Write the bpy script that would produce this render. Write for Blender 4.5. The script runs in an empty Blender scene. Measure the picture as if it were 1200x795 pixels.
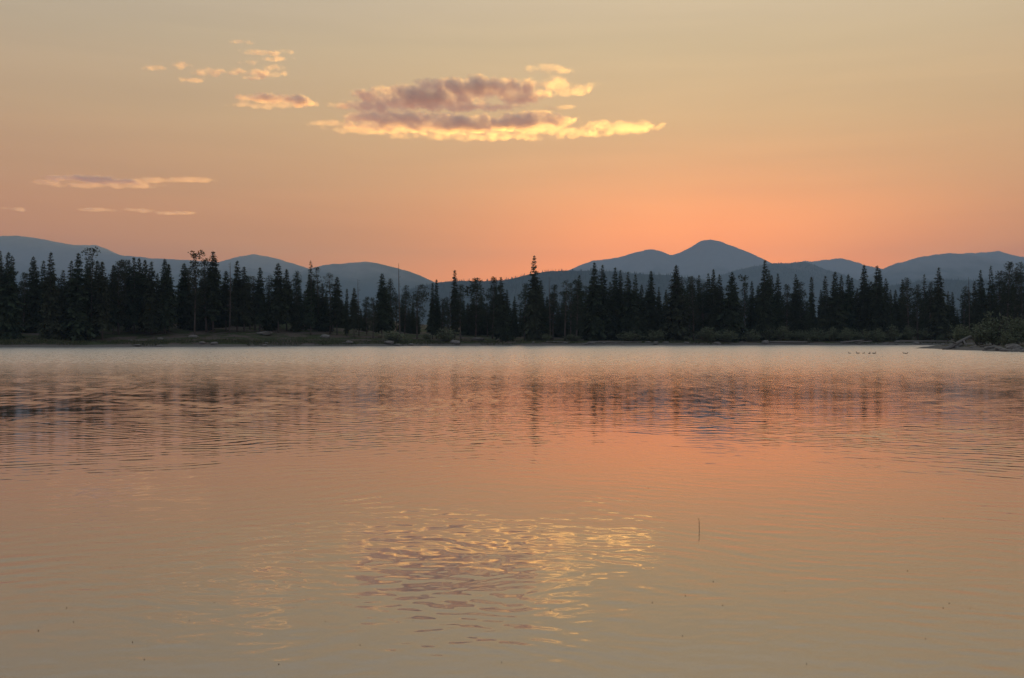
import bpy, bmesh, math, random
import numpy as np
from mathutils import Vector, Matrix, noise as mnoise

# ---------------------------------------------------------------- camera
F = 1178.0            # focal length in photograph pixels (1200 wide)
CAMH = 1.7
HOR = 395.0           # horizon row in the photograph
scene = bpy.context.scene
col = scene.collection
cam = bpy.data.cameras.new('camera')
cam.sensor_width = 36.0
cam.lens = F / 1200.0 * 36.0
cam.clip_start = 0.1
cam.clip_end = 80000.0
camo = bpy.data.objects.new('camera', cam)
col.objects.link(camo)
camo.location = (0, 0, CAMH)
camo.rotation_euler = (math.pi / 2 - math.atan((397.5 - HOR) / F), 0, 0)
scene.camera = camo

# ---------------------------------------------------------------- sun and sky
SUN_PX, SUN_EL = 805.0, math.radians(2.0)
SUN_AZ = math.atan((SUN_PX - 600) / F)          # to the right of straight ahead (+Y)
SUND = Vector((math.sin(SUN_AZ) * math.cos(SUN_EL), math.cos(SUN_AZ) * math.cos(SUN_EL), math.sin(SUN_EL)))
sun = bpy.data.lights.new('sun', 'SUN')
sun.energy = 4.5
sun.angle = math.radians(0.5)
sun.color = (1.0, 0.53, 0.09)
suno = bpy.data.objects.new('sun', sun)
col.objects.link(suno)
suno.rotation_euler = SUND.to_track_quat('Z', 'Y').to_euler()
suno.location = (0, 0, 50)


def lin(r, g, b):
    f = lambda c: (c / 255 / 12.92) if c / 255 <= 0.04045 else ((c / 255 + 0.055) / 1.055) ** 2.4
    return (f(r), f(g), f(b))


class NT:
    """small helper for writing node trees"""
    def __init__(self, tree):
        self.t = tree
        self.t.nodes.clear()

    def n(self, typ, **kw):
        nd = self.t.nodes.new(typ)
        for k, v in kw.items():
            setattr(nd, k, v)
        return nd

    def l(self, a, b):
        self.t.links.new(a, b)

    def _in(self, sock, v):
        if v is None:
            return
        if hasattr(v, 'is_output'):
            self.l(v, sock)
        else:
            if isinstance(v, (tuple, list)) and sock.type == 'RGBA' and len(v) == 3:
                v = (*v, 1)
            sock.default_value = v

    def math(self, op, a, b=None, c=None, clamp=False):
        nd = self.n('ShaderNodeMath', operation=op, use_clamp=clamp)
        for i, v in enumerate((a, b, c)):
            self._in(nd.inputs[i], v)
        return nd.outputs[0]

    def vmath(self, op, a, b=None, out=0):
        nd = self.n('ShaderNodeVectorMath', operation=op)
        self._in(nd.inputs[0], a)
        if b is not None:
            self._in(nd.inputs[1], b)
        return nd.outputs[out]

    def mix(self, fac, a, b, blend='MIX'):
        nd = self.n('ShaderNodeMix', data_type='RGBA', blend_type=blend)
        self._in(nd.inputs[0], fac)
        self._in(nd.inputs[6], a)
        self._in(nd.inputs[7], b)
        return nd.outputs[2]

    def ramp(self, fac, stops, interp='LINEAR'):
        nd = self.n('ShaderNodeValToRGB')
        cr = nd.color_ramp
        cr.interpolation = interp
        while len(cr.elements) < len(stops):
            cr.elements.new(0.5)
        for e, (p, c) in zip(cr.elements, stops):
            e.position = p
            e.color = (*c, 1) if len(c) == 3 else c
        self.l(fac, nd.inputs[0])
        return nd.outputs[0]

    def maprange(self, v, a, b, c, d, smooth=False):
        nd = self.n('ShaderNodeMapRange')
        if smooth:
            nd.interpolation_type = 'SMOOTHSTEP'
        self._in(nd.inputs[0], v)
        for i, q in enumerate((a, b, c, d)):
            self._in(nd.inputs[i + 1], q)
        return nd.outputs[0]

    def noise(self, vec, scale, detail=4, rough=0.55, out=0, dist=0.0):
        nd = self.n('ShaderNodeTexNoise')
        if vec is not None:
            self.l(vec, nd.inputs['Vector'])
        nd.inputs['Scale'].default_value = scale
        nd.inputs['Detail'].default_value = detail
        nd.inputs['Roughness'].default_value = rough
        nd.inputs['Distortion'].default_value = dist
        return nd.outputs[out]


world = bpy.data.worlds.new('World')
scene.world = world
world.use_nodes = True
W = NT(world.node_tree)
tc = W.n('ShaderNodeTexCoord')
dirn = W.vmath('NORMALIZE', tc.outputs['Generated'])
sep = W.n('ShaderNodeSeparateXYZ')
W.l(dirn, sep.inputs[0])
el = W.math('ARCSINE', sep.outputs[2])
elf = W.math('DIVIDE', el, math.pi / 2, clamp=True)     # 0 at the horizon, 1 at the zenith
e = lambda d: d / 90.0
k = lambda f, c: tuple(f * q for q in lin(*c))
front = W.ramp(elf, [
    (0.0, k(1.92, (217, 106, 18))), (e(3), k(1.88, (218, 109, 20))), (e(5.5), k(1.62, (214, 124, 54))),
    (e(8.5), k(1.36, (210, 147, 93))), (e(12), k(1.21, (207, 166, 120))), (e(16), k(1.13, (201, 177, 143))),
    (e(20), k(1.15, (197, 183, 162))), (e(32), k(1.10, (174, 173, 161))), (1.0, k(1.15, (142, 158, 174)))])
back = W.ramp(elf, [
    (0.0, lin(134, 130, 150)), (e(6), lin(150, 138, 152)), (e(14), lin(156, 152, 160)),
    (e(32), lin(150, 160, 172)), (1.0, k(1.15, (142, 158, 174)))])
sh = Vector((SUND.x, SUND.y, 0)).normalized()
side = W.vmath('DOT_PRODUCT', dirn, tuple(sh), out=1)
sky = W.mix(W.maprange(side, -0.5, 0.95, 0, 1, True), back, front)
# the glow of the smoky air round the hidden sun, wider than tall
dsx = W.vmath('MULTIPLY', W.vmath('SUBTRACT', dirn, tuple(SUND)), (0.72, 0.72, 1.75))
dist = W.vmath('LENGTH', dsx, out=1)
g1 = W.math('POWER', 2.718, W.math('MULTIPLY', W.math('POWER', W.math('DIVIDE', dist, 0.165), 2.0), -1.0))
d2 = W.vmath('LENGTH', W.vmath('SUBTRACT', dirn, tuple(SUND)), out=1)
g2 = W.math('POWER', 2.718, W.math('MULTIPLY', W.math('POWER', W.math('DIVIDE', d2, 0.44), 2.0), -1.0))
sky = W.mix(g2, sky, (0.37, 0.24, 0.07), 'ADD')
sky = W.mix(g1, sky, (2.4, 0.42, 0.0), 'ADD')
# thin smoke streaks, the same all round the sky
stv = W.vmath('MULTIPLY', dirn, (2.2, 2.2, 26.0))
st = W.noise(stv, 1.6, 5, 0.55, dist=0.4)
sky = W.mix(1.0, sky, W.ramp(st, [(0.25, (0.955, 0.955, 0.96)), (0.75, (1.045, 1.04, 1.03))]), 'MULTIPLY')
nish = W.n('ShaderNodeTexSky', sky_type='NISHITA')
nish.sun_disc = False
nish.sun_elevation = SUN_EL
nish.sun_rotation = SUN_AZ
nish.altitude = 2700
nish.dust_density = 6.0
nb = W.n('ShaderNodeBackground')
W.l(nish.outputs[0], nb.inputs[0])
nb.inputs[1].default_value = 0.05
sb = W.n('ShaderNodeBackground')
W.l(sky, sb.inputs[0])
sb.inputs[1].default_value = 1.0
mx = W.n('ShaderNodeMixShader')
mx.inputs[0].default_value = 0.93
W.l(nb.outputs[0], mx.inputs[1])
W.l(sb.outputs[0], mx.inputs[2])
wo = W.n('ShaderNodeOutputWorld')
W.l(mx.outputs[0], wo.inputs[0])

scene.view_settings.view_transform = 'Standard'
scene.view_settings.look = 'None'
scene.view_settings.exposure = 0.0
scene.view_settings.gamma = 1.0
scene.cycles.use_denoising = True
scene.cycles.max_bounces = 6
scene.cycles.volume_bounces = 2
scene.cycles.transparent_max_bounces = 8
scene.cycles.volume_step_rate = 1.0
scene.cycles.volume_max_steps = 256

rng = np.random.default_rng(7)
random.seed(7)


# ---------------------------------------------------------------- helpers
def mat(name):
    m = bpy.data.materials.new(name)
    m.use_nodes = True
    return m, NT(m.node_tree)


def principled(nt, color, rough=0.9, spec=0.2):
    b = nt.n('ShaderNodeBsdfPrincipled')
    nt._in(b.inputs['Base Color'], color)
    nt._in(b.inputs['Roughness'], rough)
    b.inputs['Specular IOR Level'].default_value = spec
    o = nt.n('ShaderNodeOutputMaterial')
    nt.l(b.outputs[0], o.inputs[0])
    return b


def mesh_np(name, v, faces, smooth=False):
    """v (n,3); faces an (m,k) array or a list of lists"""
    me = bpy.data.meshes.new(name)
    v = np.asarray(v, dtype=np.float32)
    if isinstance(faces, np.ndarray):
        m, k = faces.shape
        me.vertices.add(len(v))
        me.vertices.foreach_set('co', v.ravel())
        me.loops.add(m * k)
        me.loops.foreach_set('vertex_index', faces.astype(np.int32).ravel())
        me.polygons.add(m)
        me.polygons.foreach_set('loop_start', np.arange(0, m * k, k, dtype=np.int32))
        me.update(calc_edges=True)
    else:
        me.from_pydata(v.tolist(), [], faces)
    if smooth:
        me.polygons.foreach_set('use_smooth', np.ones(len(me.polygons), dtype=bool))
    me.update()
    return me


def obj(name, me, material=None, parent=None):
    o = bpy.data.objects.new(name, me)
    col.objects.link(o)
    if material is not None and me is not None and len(me.materials) == 0:
        me.materials.append(material)
    if parent is not None:
        o.parent = parent
    return o


def tag(o, label=None, cat=None, group=None, kind=None):
    if label:
        o['label'] = label
    if cat:
        o['category'] = cat
    if group:
        o['group'] = group
    if kind:
        o['kind'] = kind
    return o


def empty(name, loc):
    o = bpy.data.objects.new(name, None)
    col.objects.link(o)
    o.location = loc
    o.empty_display_size = 0.5
    return o


def grid_faces(nr, nc):
    i = np.arange(nr - 1)[:, None] * nc + np.arange(nc - 1)[None, :]
    i = i.ravel()
    return np.stack([i, i + 1, i + nc + 1, i + nc], 1)


def px_at(px, d):
    return (px - 600.0) / F * d


def z_at(py, d):
    return CAMH + (HOR - py) / F * d


def fbm1(x, seed, octs=5, rough=0.5):
    """1-D value noise, numpy"""
    r = np.random.default_rng(seed)
    tab = r.uniform(-1, 1, 4096)
    out = np.zeros_like(x)
    a = 1.0
    f = 1.0
    for _ in range(octs):
        xx = x * f + 1000.3
        i = np.floor(xx).astype(int)
        t = xx - i
        t = t * t * (3 - 2 * t)
        out += a * (tab[i % 4096] * (1 - t) + tab[(i + 1) % 4096] * t)
        a *= rough
        f *= 2.03
    return out


def fbm2(x, y, seed, octs=5, rough=0.5):
    r = np.random.default_rng(seed)
    tab = r.uniform(-1, 1, (256, 256))
    out = np.zeros(np.broadcast(x, y).shape)
    a = 1.0
    f = 1.0
    for o in range(octs):
        xx = x * f + 100.3 + 17.7 * o
        yy = y * f + 57.1 + 9.1 * o
        i = np.floor(xx).astype(int)
        j = np.floor(yy).astype(int)
        t = xx - i
        u = yy - j
        t = t * t * (3 - 2 * t)
        u = u * u * (3 - 2 * u)
        g = lambda p, q: tab[p % 256, q % 256]
        out += a * ((g(i, j) * (1 - t) + g(i + 1, j) * t) * (1 - u) + (g(i, j + 1) * (1 - t) + g(i + 1, j + 1) * t) * u)
        a *= rough
        f *= 2.03
    return out


# ---------------------------------------------------------------- ground
SHX = np.array([-600, -300, -140, -82, -60, -30, -10, 20, 55, 90, 140, 300, 600.])
SHY = np.array([120, 140, 156, 162, 170, 182, 190, 200, 209, 212, 210, 190, 150.])


def landness(x, y):
    """metres beyond the water's edge, negative on the lake"""
    x = np.asarray(x, dtype=float)
    y = np.asarray(y, dtype=float)
    far = y - np.interp(x, SHX, SHY) + 1.1 * fbm1(x / 9.0, 3, 4)
    near = (1.6 + 0.6 * fbm1(x / 3.0, 5, 3)) - y
    ends = np.abs(x + 20) - 330
    pen = np.minimum(np.minimum((x - 57.0 - 0.12 * np.maximum(y - 118, 0)) * 0.8, (150 - y)), y - 70) + 0.9 * fbm2(x / 5.0, y / 5.0, 9, 3)
    return np.maximum(np.maximum(far, near), np.maximum(ends, pen))


def ground_z(x, y):
    x = np.asarray(x, dtype=float)
    y = np.asarray(y, dtype=float)
    s = landness(x, y)
    sp = np.maximum(s, 0)
    left = np.clip((10 - x) / 70.0, 0, 1)
    left = left * left * (3 - 2 * left)
    inpen = np.clip((155 - y) / 10.0, 0, 1) * np.clip((x - 50) / 5, 0, 1)
    near = np.clip((20 - y) / 10.0, 0, 1)
    step = 0.55 * (1 - np.exp(-sp / 1.0))
    slope = (0.035 + 0.085 * left) * sp * np.exp(-sp / 170.0) * (1 - 0.6 * near)
    slope = slope * (1 - inpen * 0.6)
    bump = (0.22 * fbm2(x / 7.0, y / 7.0, 21, 4) + 0.5 * left * fbm2(x / 22.0, y / 22.0, 22, 3)) * np.clip(sp / 8.0, 0, 1) * (1 - 0.8 * near)
    bump = bump * np.clip(1.2 - s / 900.0, 0.2, 1)
    wet = np.maximum(s * 0.16, -1.6)
    return np.where(s > 0, step + slope + bump, wet)


gx = np.concatenate([-np.geomspace(9000, 125, 40), np.arange(-120, 122, 0.9), np.geomspace(125, 9000, 40)])
gy = np.concatenate([-np.geomspace(400, 12, 14), np.arange(-10, 8, 1.0), np.arange(8, 100, 6.0), np.arange(100, 250, 0.9),
                     np.arange(250, 330, 4), np.geomspace(335, 10950, 50)])
GX, GY = np.meshgrid(gx, gy)
GZ = ground_z(GX, GY)
ground_me = mesh_np('ground', np.stack([GX, GY, GZ], -1).reshape(-1, 3), grid_faces(len(gy), len(gx)), True)
gm, N = mat('ground_soil')
geo = N.n('ShaderNodeNewGeometry')
pos = geo.outputs['Position']
n1 = N.noise(pos, 0.22, 6, 0.6)
n2 = N.noise(pos, 1.7, 5, 0.65)
soil = N.mix(n2, (0.075, 0.056, 0.048), (0.17, 0.135, 0.115))
grass = N.mix(n2, (0.030, 0.040, 0.018), (0.085, 0.095, 0.045))
gcol = N.mix(N.maprange(n1, 0.42, 0.56, 0, 1, True), soil, grass)
sz = N.n('ShaderNodeSeparateXYZ')
N.l(pos, sz.inputs[0])
gravel = N.mix(N.noise(pos, 5.0, 3, 0.7), (0.07, 0.062, 0.055), (0.26, 0.24, 0.215))
gcol = N.mix(N.maprange(sz.outputs[2], 0.28, 0.50, 1, 0, True), gcol, gravel)
b = principled(N, gcol, 0.95, 0.1)
bp = N.n('ShaderNodeBump')
bp.inputs['Strength'].default_value = 0.8
bp.inputs['Distance'].default_value = 0.25
N.l(n2, bp.inputs['Height'])
N.l(bp.outputs[0], b.inputs['Normal'])
tag(obj('ground', ground_me, gm), 'brown and grassy bank and forest floor beyond the lake', kind='structure')

# ---------------------------------------------------------------- lake
uf = np.linspace(-0.60, 0.60, 560)
ue = np.linspace(0, 1, 36)[1:] ** 2
ly = [0.4]
while ly[-1] < 232:
    y = ly[-1]
    ly.append(y + (0.10 if y < 4 else 0.02 + 0.0016 * (y - 4) if y < 52 else min(0.097 * 1.045 ** ((y - 52) / 0.6), 1.6)))
ly = np.array(ly)
fan = uf[None, :] * (ly[:, None] + 1.0)          # finest where ripples are short, coarser further out
edge = fan[:, -1:]
LX = np.concatenate([(-edge - (370 - edge) * ue[None, :])[:, ::-1], fan, edge + (370 - edge) * ue[None, :]], 1)
LY = np.broadcast_to(ly[:, None], LX.shape).copy()
NLR, NLC = LX.shape


def waves(x, y, n, lam, ang, spread, seed):
    """sum of sines with unit slope rms; ang = direction of travel in degrees from +x"""
    r = np.random.default_rng(seed)
    h = np.zeros_like(x)
    tot = 0
    for i in range(n):
        L = lam[0] * (lam[1] / lam[0]) ** r.random()
        k = 2 * math.pi / L
        a = math.radians(ang + r.normal(0, spread))
        h += (1 / k) * np.sin(k * (math.cos(a) * x + math.sin(a) * y) + r.random() * 6.283)
        tot += 0.5
    return h / math.sqrt(tot)


wx = LX + 0.16 * fbm2(LX / 1.3, LY / 1.3, 31, 2)
wy = LY + 0.16 * fbm2(LX / 1.3, LY / 1.3, 32, 2)
side_l = 1 / (1 + np.exp((LX / np.maximum(LY, 3) + 0.02) * 9))      # which of the two ripple trains dominates
gust = np.clip(0.85 + 0.55 * fbm2(LX / 3.0, LY / 6.0, 33, 3), 0.25, 1.7)
fine = np.interp(LY, [0, 12, 20, 28], [1, 1, 0.5, 0])
train = np.interp(LY, [0, 7, 12, 16], [0.5, 0.8, 1.5, 1.65])
hl = waves(wx, wy, 12, (0.17, 0.34), 124, 9, 41)
hr = waves(wx, wy, 12, (0.17, 0.34), 56, 9, 42)
hc = waves(wx, wy, 20, (0.28, 0.60), 92, 24, 43)
hf = waves(wx, wy, 22, (0.085, 0.20), 90, 32, 45)
hb = waves(LX, LY, 12, (0.8, 2.2), 80, 30, 44)
prof = np.interp(LY, [0, 5, 6.2, 8, 11, 15, 20, 30, 46, 56], [0.4, 0.6, 0.85, 1.05, 1.25, 1.5, 1.65, 1.9, 2.1, 0.0])
LZ = 0.0115 * prof * gust * (train * (hl * side_l + hr * (1 - side_l)) + 0.55 * hc + 1.35 * hf * fine) + 0.0015 * hb * np.interp(LY, [0, 46, 56], [1, 1, 0])
LZ[:, :36] = 0
LZ[:, -36:] = 0
lake_me = mesh_np('lake', np.stack([LX, LY, LZ], -1).reshape(-1, 3), grid_faces(NLR, NLC), True)
del GX, GY, LX, LY, wx, wy, hl, hr, hc, hb, hf
lm, N = mat('lake_water')
geo = N.n('ShaderNodeNewGeometry')
pos = geo.outputs['Position']
sp = N.n('ShaderNodeSeparateXYZ')
N.l(pos, sp.inputs[0])
patch = N.noise(N.vmath('MULTIPLY', pos, (0.012, 0.05, 0.0)), 1.0, 4, 0.55)
yy = N.math('MULTIPLY_ADD', N.math('SUBTRACT', patch, 0.5), 26.0, sp.outputs[1])
wind = N.ramp(N.math('DIVIDE', yy, 220.0, clamp=True), [
    (0.0, (0.0,) * 3), (0.045, (0.03,) * 3), (0.085, (0.045,) * 3), (0.13, (0.09,) * 3), (0.20, (0.18,) * 3), (0.32, (0.275,) * 3), (0.55, (0.34,) * 3), (1.0, (0.36,) * 3)])
bn = N.noise(N.vmath('MULTIPLY', pos, (1.0, 1.4, 0.0)), 2.2, 4, 0.6)
bp = N.n('ShaderNodeBump')
N.l(bn, bp.inputs['Height'])
bp.inputs['Distance'].default_value = 0.05
N.l(N.maprange(sp.outputs[1], 28, 60, 0.0, 0.35), bp.inputs['Strength'])
gl = N.n('ShaderNodeBsdfGlossy')
gl.inputs['Color'].default_value = (0.89, 0.87, 0.86, 1)
speck = N.noise(N.vmath('MULTIPLY', pos, (2.2, 0.7, 0.0)), 1.0, 5, 0.75)
N.l(N.math('MULTIPLY', wind, N.maprange(speck, 0.25, 0.75, 0.55, 1.4)), gl.inputs['Roughness'])
N.l(bp.outputs[0], gl.inputs['Normal'])
df = N.n('ShaderNodeBsdfDiffuse')
df.inputs['Color'].default_value = (0.12, 0.098, 0.078, 1)
lw = N.n('ShaderNodeLayerWeight')              # Schlick reflectance of the still, murky water
lw.inputs[0].default_value = 0.5
refl = N.math('MULTIPLY_ADD', N.math('POWER', lw.outputs['Facing'], 5.0), 0.64, 0.36)
mxs = N.n('ShaderNodeMixShader')
N.l(refl, mxs.inputs[0])
N.l(df.outputs[0], mxs.inputs[1])
N.l(gl.outputs[0], mxs.inputs[2])
om = N.n('ShaderNodeOutputMaterial')
N.l(mxs.outputs[0], om.inputs[0])
tag(obj('lake', lake_me, lm), 'calm lake with fine ripples mirroring the sunset sky', kind='structure')

# ---------------------------------------------------------------- mountains
# crest lines (photo x, photo y) with the distance of each ridge in metres
RIDGES = [
    ('mountain', 'long blue ridge sloping down from the left edge of the skyline', 7400, 900, 11,
     [(-260, 300), (-150, 285), (-60, 279), (0, 277), (20, 276), (50, 280.5), (90, 288), (115, 293), (140, 299), (180, 303), (230, 305.5), (262, 308), (300, 316), (350, 328), (400, 342), (450, 360)]),
    ('mountain', 'small pale summit just behind the ridge at far left', 9000, 700, 12,
     [(-10, 330), (30, 303), (75, 288.5), (96, 287), (112, 287.5), (125, 292), (142, 300), (170, 312), (210, 330)]),
    ('mountain', 'rounded blue hump in the left part of the skyline', 8000, 800, 13,
     [(190, 345), (225, 322), (255, 308), (280, 301), (297, 298), (312, 300.5), (330, 305), (350, 311), (375, 318), (410, 332), (450, 350)]),
    ('mountain', 'smooth blue dome of a mountain left of centre', 7000, 800, 14,
     [(290, 350), (330, 328), (360, 316), (378, 311), (390, 309.5), (405, 309), (427, 306.5), (440, 308), (455, 312), (472, 316), (490, 322), (510, 331), (535, 342), (580, 360)]),
    ('mountain', 'highest grey-blue pointed peak with its left shoulder, right of centre', 8500, 1250, 15,
     [(560, 360), (610, 341), (640, 328), (668, 316), (680, 311), (694, 305.5), (705, 305), (725, 302), (745, 296), (757, 293), (764, 292.5), (775, 295), (787, 299.5), (797, 296), (806, 291.5), (815, 286.5), (822, 282.5), (833, 280.5), (845, 283.5), (855, 287.5), (868, 292), (882, 298), (897, 305.5), (925, 317), (960, 332), (1000, 350)]),
    ('mountain', 'dark blue forested ridge right of the pointed peak', 6200, 700, 16,
     [(770, 360), (810, 338), (840, 325), (862, 317), (885, 312), (905, 308.5), (925, 308.5), (943, 307), (955, 311), (970, 317), (985, 321), (1003, 328), (1030, 340), (1070, 358)]),
    ('mountain', 'pale low mountain seen through the gap right of the forested ridge', 9200, 800, 17,
     [(860, 335), (900, 318), (930, 309), (942, 306), (952, 306.5), (965, 305), (985, 303), (998, 305.5), (1015, 311), (1035, 315.5), (1070, 326), (1120, 345)]),
    ('mountain', 'broad blue mountain near the right edge with a bumpy crest', 7600, 900, 18,
     [(950, 355), (990, 336), (1015, 324), (1036, 314.5), (1050, 309), (1062, 306), (1075, 302), (1082, 300.5), (1088, 300.7), (1096, 298.5), (1110, 297), (1120, 297.5), (1135, 299), (1160, 303), (1180, 307), (1200, 311.5), (1240, 320), (1300, 335), (1380, 360)]),
    ('mountain', 'pale flat-topped summit behind the mountain at right edge', 9500, 800, 19,
     [(1040, 330), (1080, 310), (1110, 300.5), (1132, 297), (1152, 296), (1170, 294.3), (1176, 296), (1186, 299), (1200, 302), (1230, 308), (1280, 325), (1340, 345)]),
    ('forested_hill', 'low dark forested hill in front of the pointed peak', 4300, 520, 20,
     [(420, 375), (460, 352), (485, 338), (510, 332), (530, 329.5), (560, 330), (585, 329), (602, 326), (620, 322), (640, 318.5), (665, 317.5), (690, 317.5), (720, 319), (750, 321), (785, 323), (815, 327), (850, 337), (900, 355), (950, 378)]),
    ('forested_hill', 'low hazy forested hill behind the trees at right', 4800, 560, 23,
     [(950, 378), (1000, 350), (1040, 336), (1075, 330), (1110, 328), (1150, 329), (1200, 333), (1260, 340), (1330, 360)]),
]
mtm, N = mat('mountain_slope')
geo = N.n('ShaderNodeNewGeometry')
pos = geo.outputs['Position']
n1 = N.noise(pos, 0.004, 6, 0.6)
n2 = N.noise(pos, 0.02, 5, 0.6)
rock = N.mix(n2, (0.22, 0.215, 0.215), (0.38, 0.37, 0.365))
wood = N.mix(n2, (0.03, 0.042, 0.036), (0.06, 0.075, 0.06))
sz = N.n('ShaderNodeSeparateXYZ')
N.l(pos, sz.inputs[0])
alt = N.math('MULTIPLY_ADD', n1, 500.0, sz.outputs[2])
mc = N.mix(N.maprange(alt, 560, 860, 0, 1, True), wood, rock)
principled(N, mc, 1.0, 0.0)


def ridge_height(pts, d, x):
    p = np.array(pts, dtype=float)
    xs = (p[:, 0] - 600) / F * d
    zs = CAMH + (HOR - p[:, 1]) / F * d
    # smooth the polyline a little
    base = np.interp(x, xs, zs)
    w = (xs[-1] - xs[0]) / 260
    return (base * 2 + np.interp(x - w, xs, zs) + np.interp(x + w, xs, zs)) / 4


hill_tops = []
for name, label, d, half, seed, pts in RIDGES:
    x0 = (pts[0][0] - 600) / F * d
    x1 = (pts[-1][0] - 600) / F * d
    nx = 420 if d < 8000 else 340
    X = np.linspace(x0, x1, nx)
    H = ridge_height(pts, d, X) + fbm1(X / (d * 0.006), seed, 4, 0.55) * d * 0.00030
    T = np.concatenate([np.linspace(-1, 0, 46) ** 1 , np.linspace(0, 1, 22)[1:]])
    Xg, Tg = np.meshgrid(X, T)
    Hg = np.broadcast_to(H, Xg.shape)
    cy = d + half * 0.5 * fbm1(X / (half * 2.5), seed + 50, 3, 0.5) * 0.35
    depth = np.where(Tg < 0, half * 2.6, half * 1.6)
    Yg = np.broadcast_to(cy, Xg.shape) + Tg * depth
    # spurs and gullies run down from the crest and fade out there
    sp_ = fbm2((Xg + 0.35 * depth * Tg) / (half * 0.45), Yg / (half * 1.6), seed + 70, 5, 0.55)
    fall = (1 - np.abs(Tg)) ** 1.25
    amp = np.clip(np.abs(Tg) * 3.0, 0, 1) * (1 - np.abs(Tg)) * 0.20
    Zg = Hg * (fall + amp * sp_) - 25 * np.abs(Tg)
    # keep every crest at its photographed height although it is seen from its own depth
    scale = (Yg / d)
    Zg = CAMH + (Zg - CAMH) * np.where(Tg == 0, scale, 1 + (scale - 1) * (1 - np.abs(Tg)))
    Xg = Xg * (1 + (np.broadcast_to(cy, Xg.shape) / d - 1))
    me = mesh_np(name, np.stack([Xg, Yg, Zg], -1).reshape(-1, 3), grid_faces(len(T), nx), True)
    tag(obj(name, me, mtm), label, kind='structure')
    if name == 'forested_hill':
        hill_tops.append((Xg, Yg, Zg, len(T), nx, d, seed, 1.0))
    elif seed == 16:
        hill_tops.append((Xg, Yg, Zg, len(T), nx, d, seed, 0.8))

# ---------------------------------------------------------------- far woods on the near hills
woodm, N = mat('far_foliage')
oi = N.n('ShaderNodeNewGeometry')
principled(N, N.mix(oi.outputs['Random Per Island'], (0.018, 0.027, 0.018), (0.04, 0.055, 0.032)), 1.0, 0.0)
for Xg, Yg, Zg, nr, nc, d, seed, sc in hill_tops:
    r = np.random.default_rng(seed + 5)
    V = []
    Fc = []
    n = 9000
    t = np.clip(45 - np.abs(r.normal(0, 17, n)), 1, 45.99)
    u = r.uniform(0, nc - 1.01, n)
    for a, c in zip(t, u):
        i = int(a)
        j = int(c)
        i2 = min(i + 1, nr - 1)
        fa, fc = a - i, c - j
        p = [0, 0, 0]
        for q, A in enumerate((Xg, Yg, Zg)):
            p[q] = (A[i, j] * (1 - fc) + A[i, j + 1] * fc) * (1 - fa) + (A[i2, j] * (1 - fc) + A[i2, j + 1] * fc) * fa
        h = r.uniform(6, 15) * sc * (1.0 if r.random() < 0.93 else 1.35)
        w = h * r.uniform(0.13, 0.2)
        ph = r.random() * 6.28
        k = len(V)
        for zf, wf in ((-0.1, 1.0), (0.45, 0.62)):
            for s in range(5):
                an = ph + s * 1.2566
                V.append((p[0] + w * wf * math.cos(an), p[1] + w * wf * math.sin(an), p[2] + zf * h))
        V.append((p[0], p[1], p[2] + h))
        for s in range(5):
            s2 = (s + 1) % 5
            Fc.append((k + s, k + s2, k + 5 + s2, k + 5 + s))
            Fc.append((k + 5 + s, k + 5 + s2, k + 10))
    me = mesh_np('far_wood', V, Fc)
    tag(obj('far_wood', me, woodm), 'distant conifers bristling along the low hill crest', 'forest', kind='stuff')

# ---------------------------------------------------------------- conifer prototypes (unit height, unit-ish width)
folm, N = mat('conifer_foliage')
oi = N.n('ShaderNodeObjectInfo')
ge = N.n('ShaderNodeNewGeometry')
c1 = N.mix(ge.outputs['Random Per Island'], (0.022, 0.034, 0.020), (0.055, 0.075, 0.038))
c2 = N.mix(N.math('MULTIPLY', oi.outputs['Random'], 0.55), c1, (0.055, 0.052, 0.030))
principled(N, c2, 0.85, 0.15)
barkm, N = mat('conifer_bark')
tcn = N.n('ShaderNodeTexCoord')
bk = N.noise(N.vmath('MULTIPLY', tcn.outputs['Object'], (60, 60, 14)), 1.0, 4, 0.6)
principled(N, N.mix(bk, (0.055, 0.043, 0.036), (0.17, 0.14, 0.12)), 0.95, 0.1)
deadm, N = mat('weathered_wood')
tcn = N.n('ShaderNodeTexCoord')
bk = N.noise(N.vmath('MULTIPLY', tcn.outputs['Object'], (40, 40, 6)), 1.0, 4, 0.6)
principled(N, N.mix(bk, (0.10, 0.088, 0.078), (0.30, 0.275, 0.25)), 0.9, 0.1)


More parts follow.
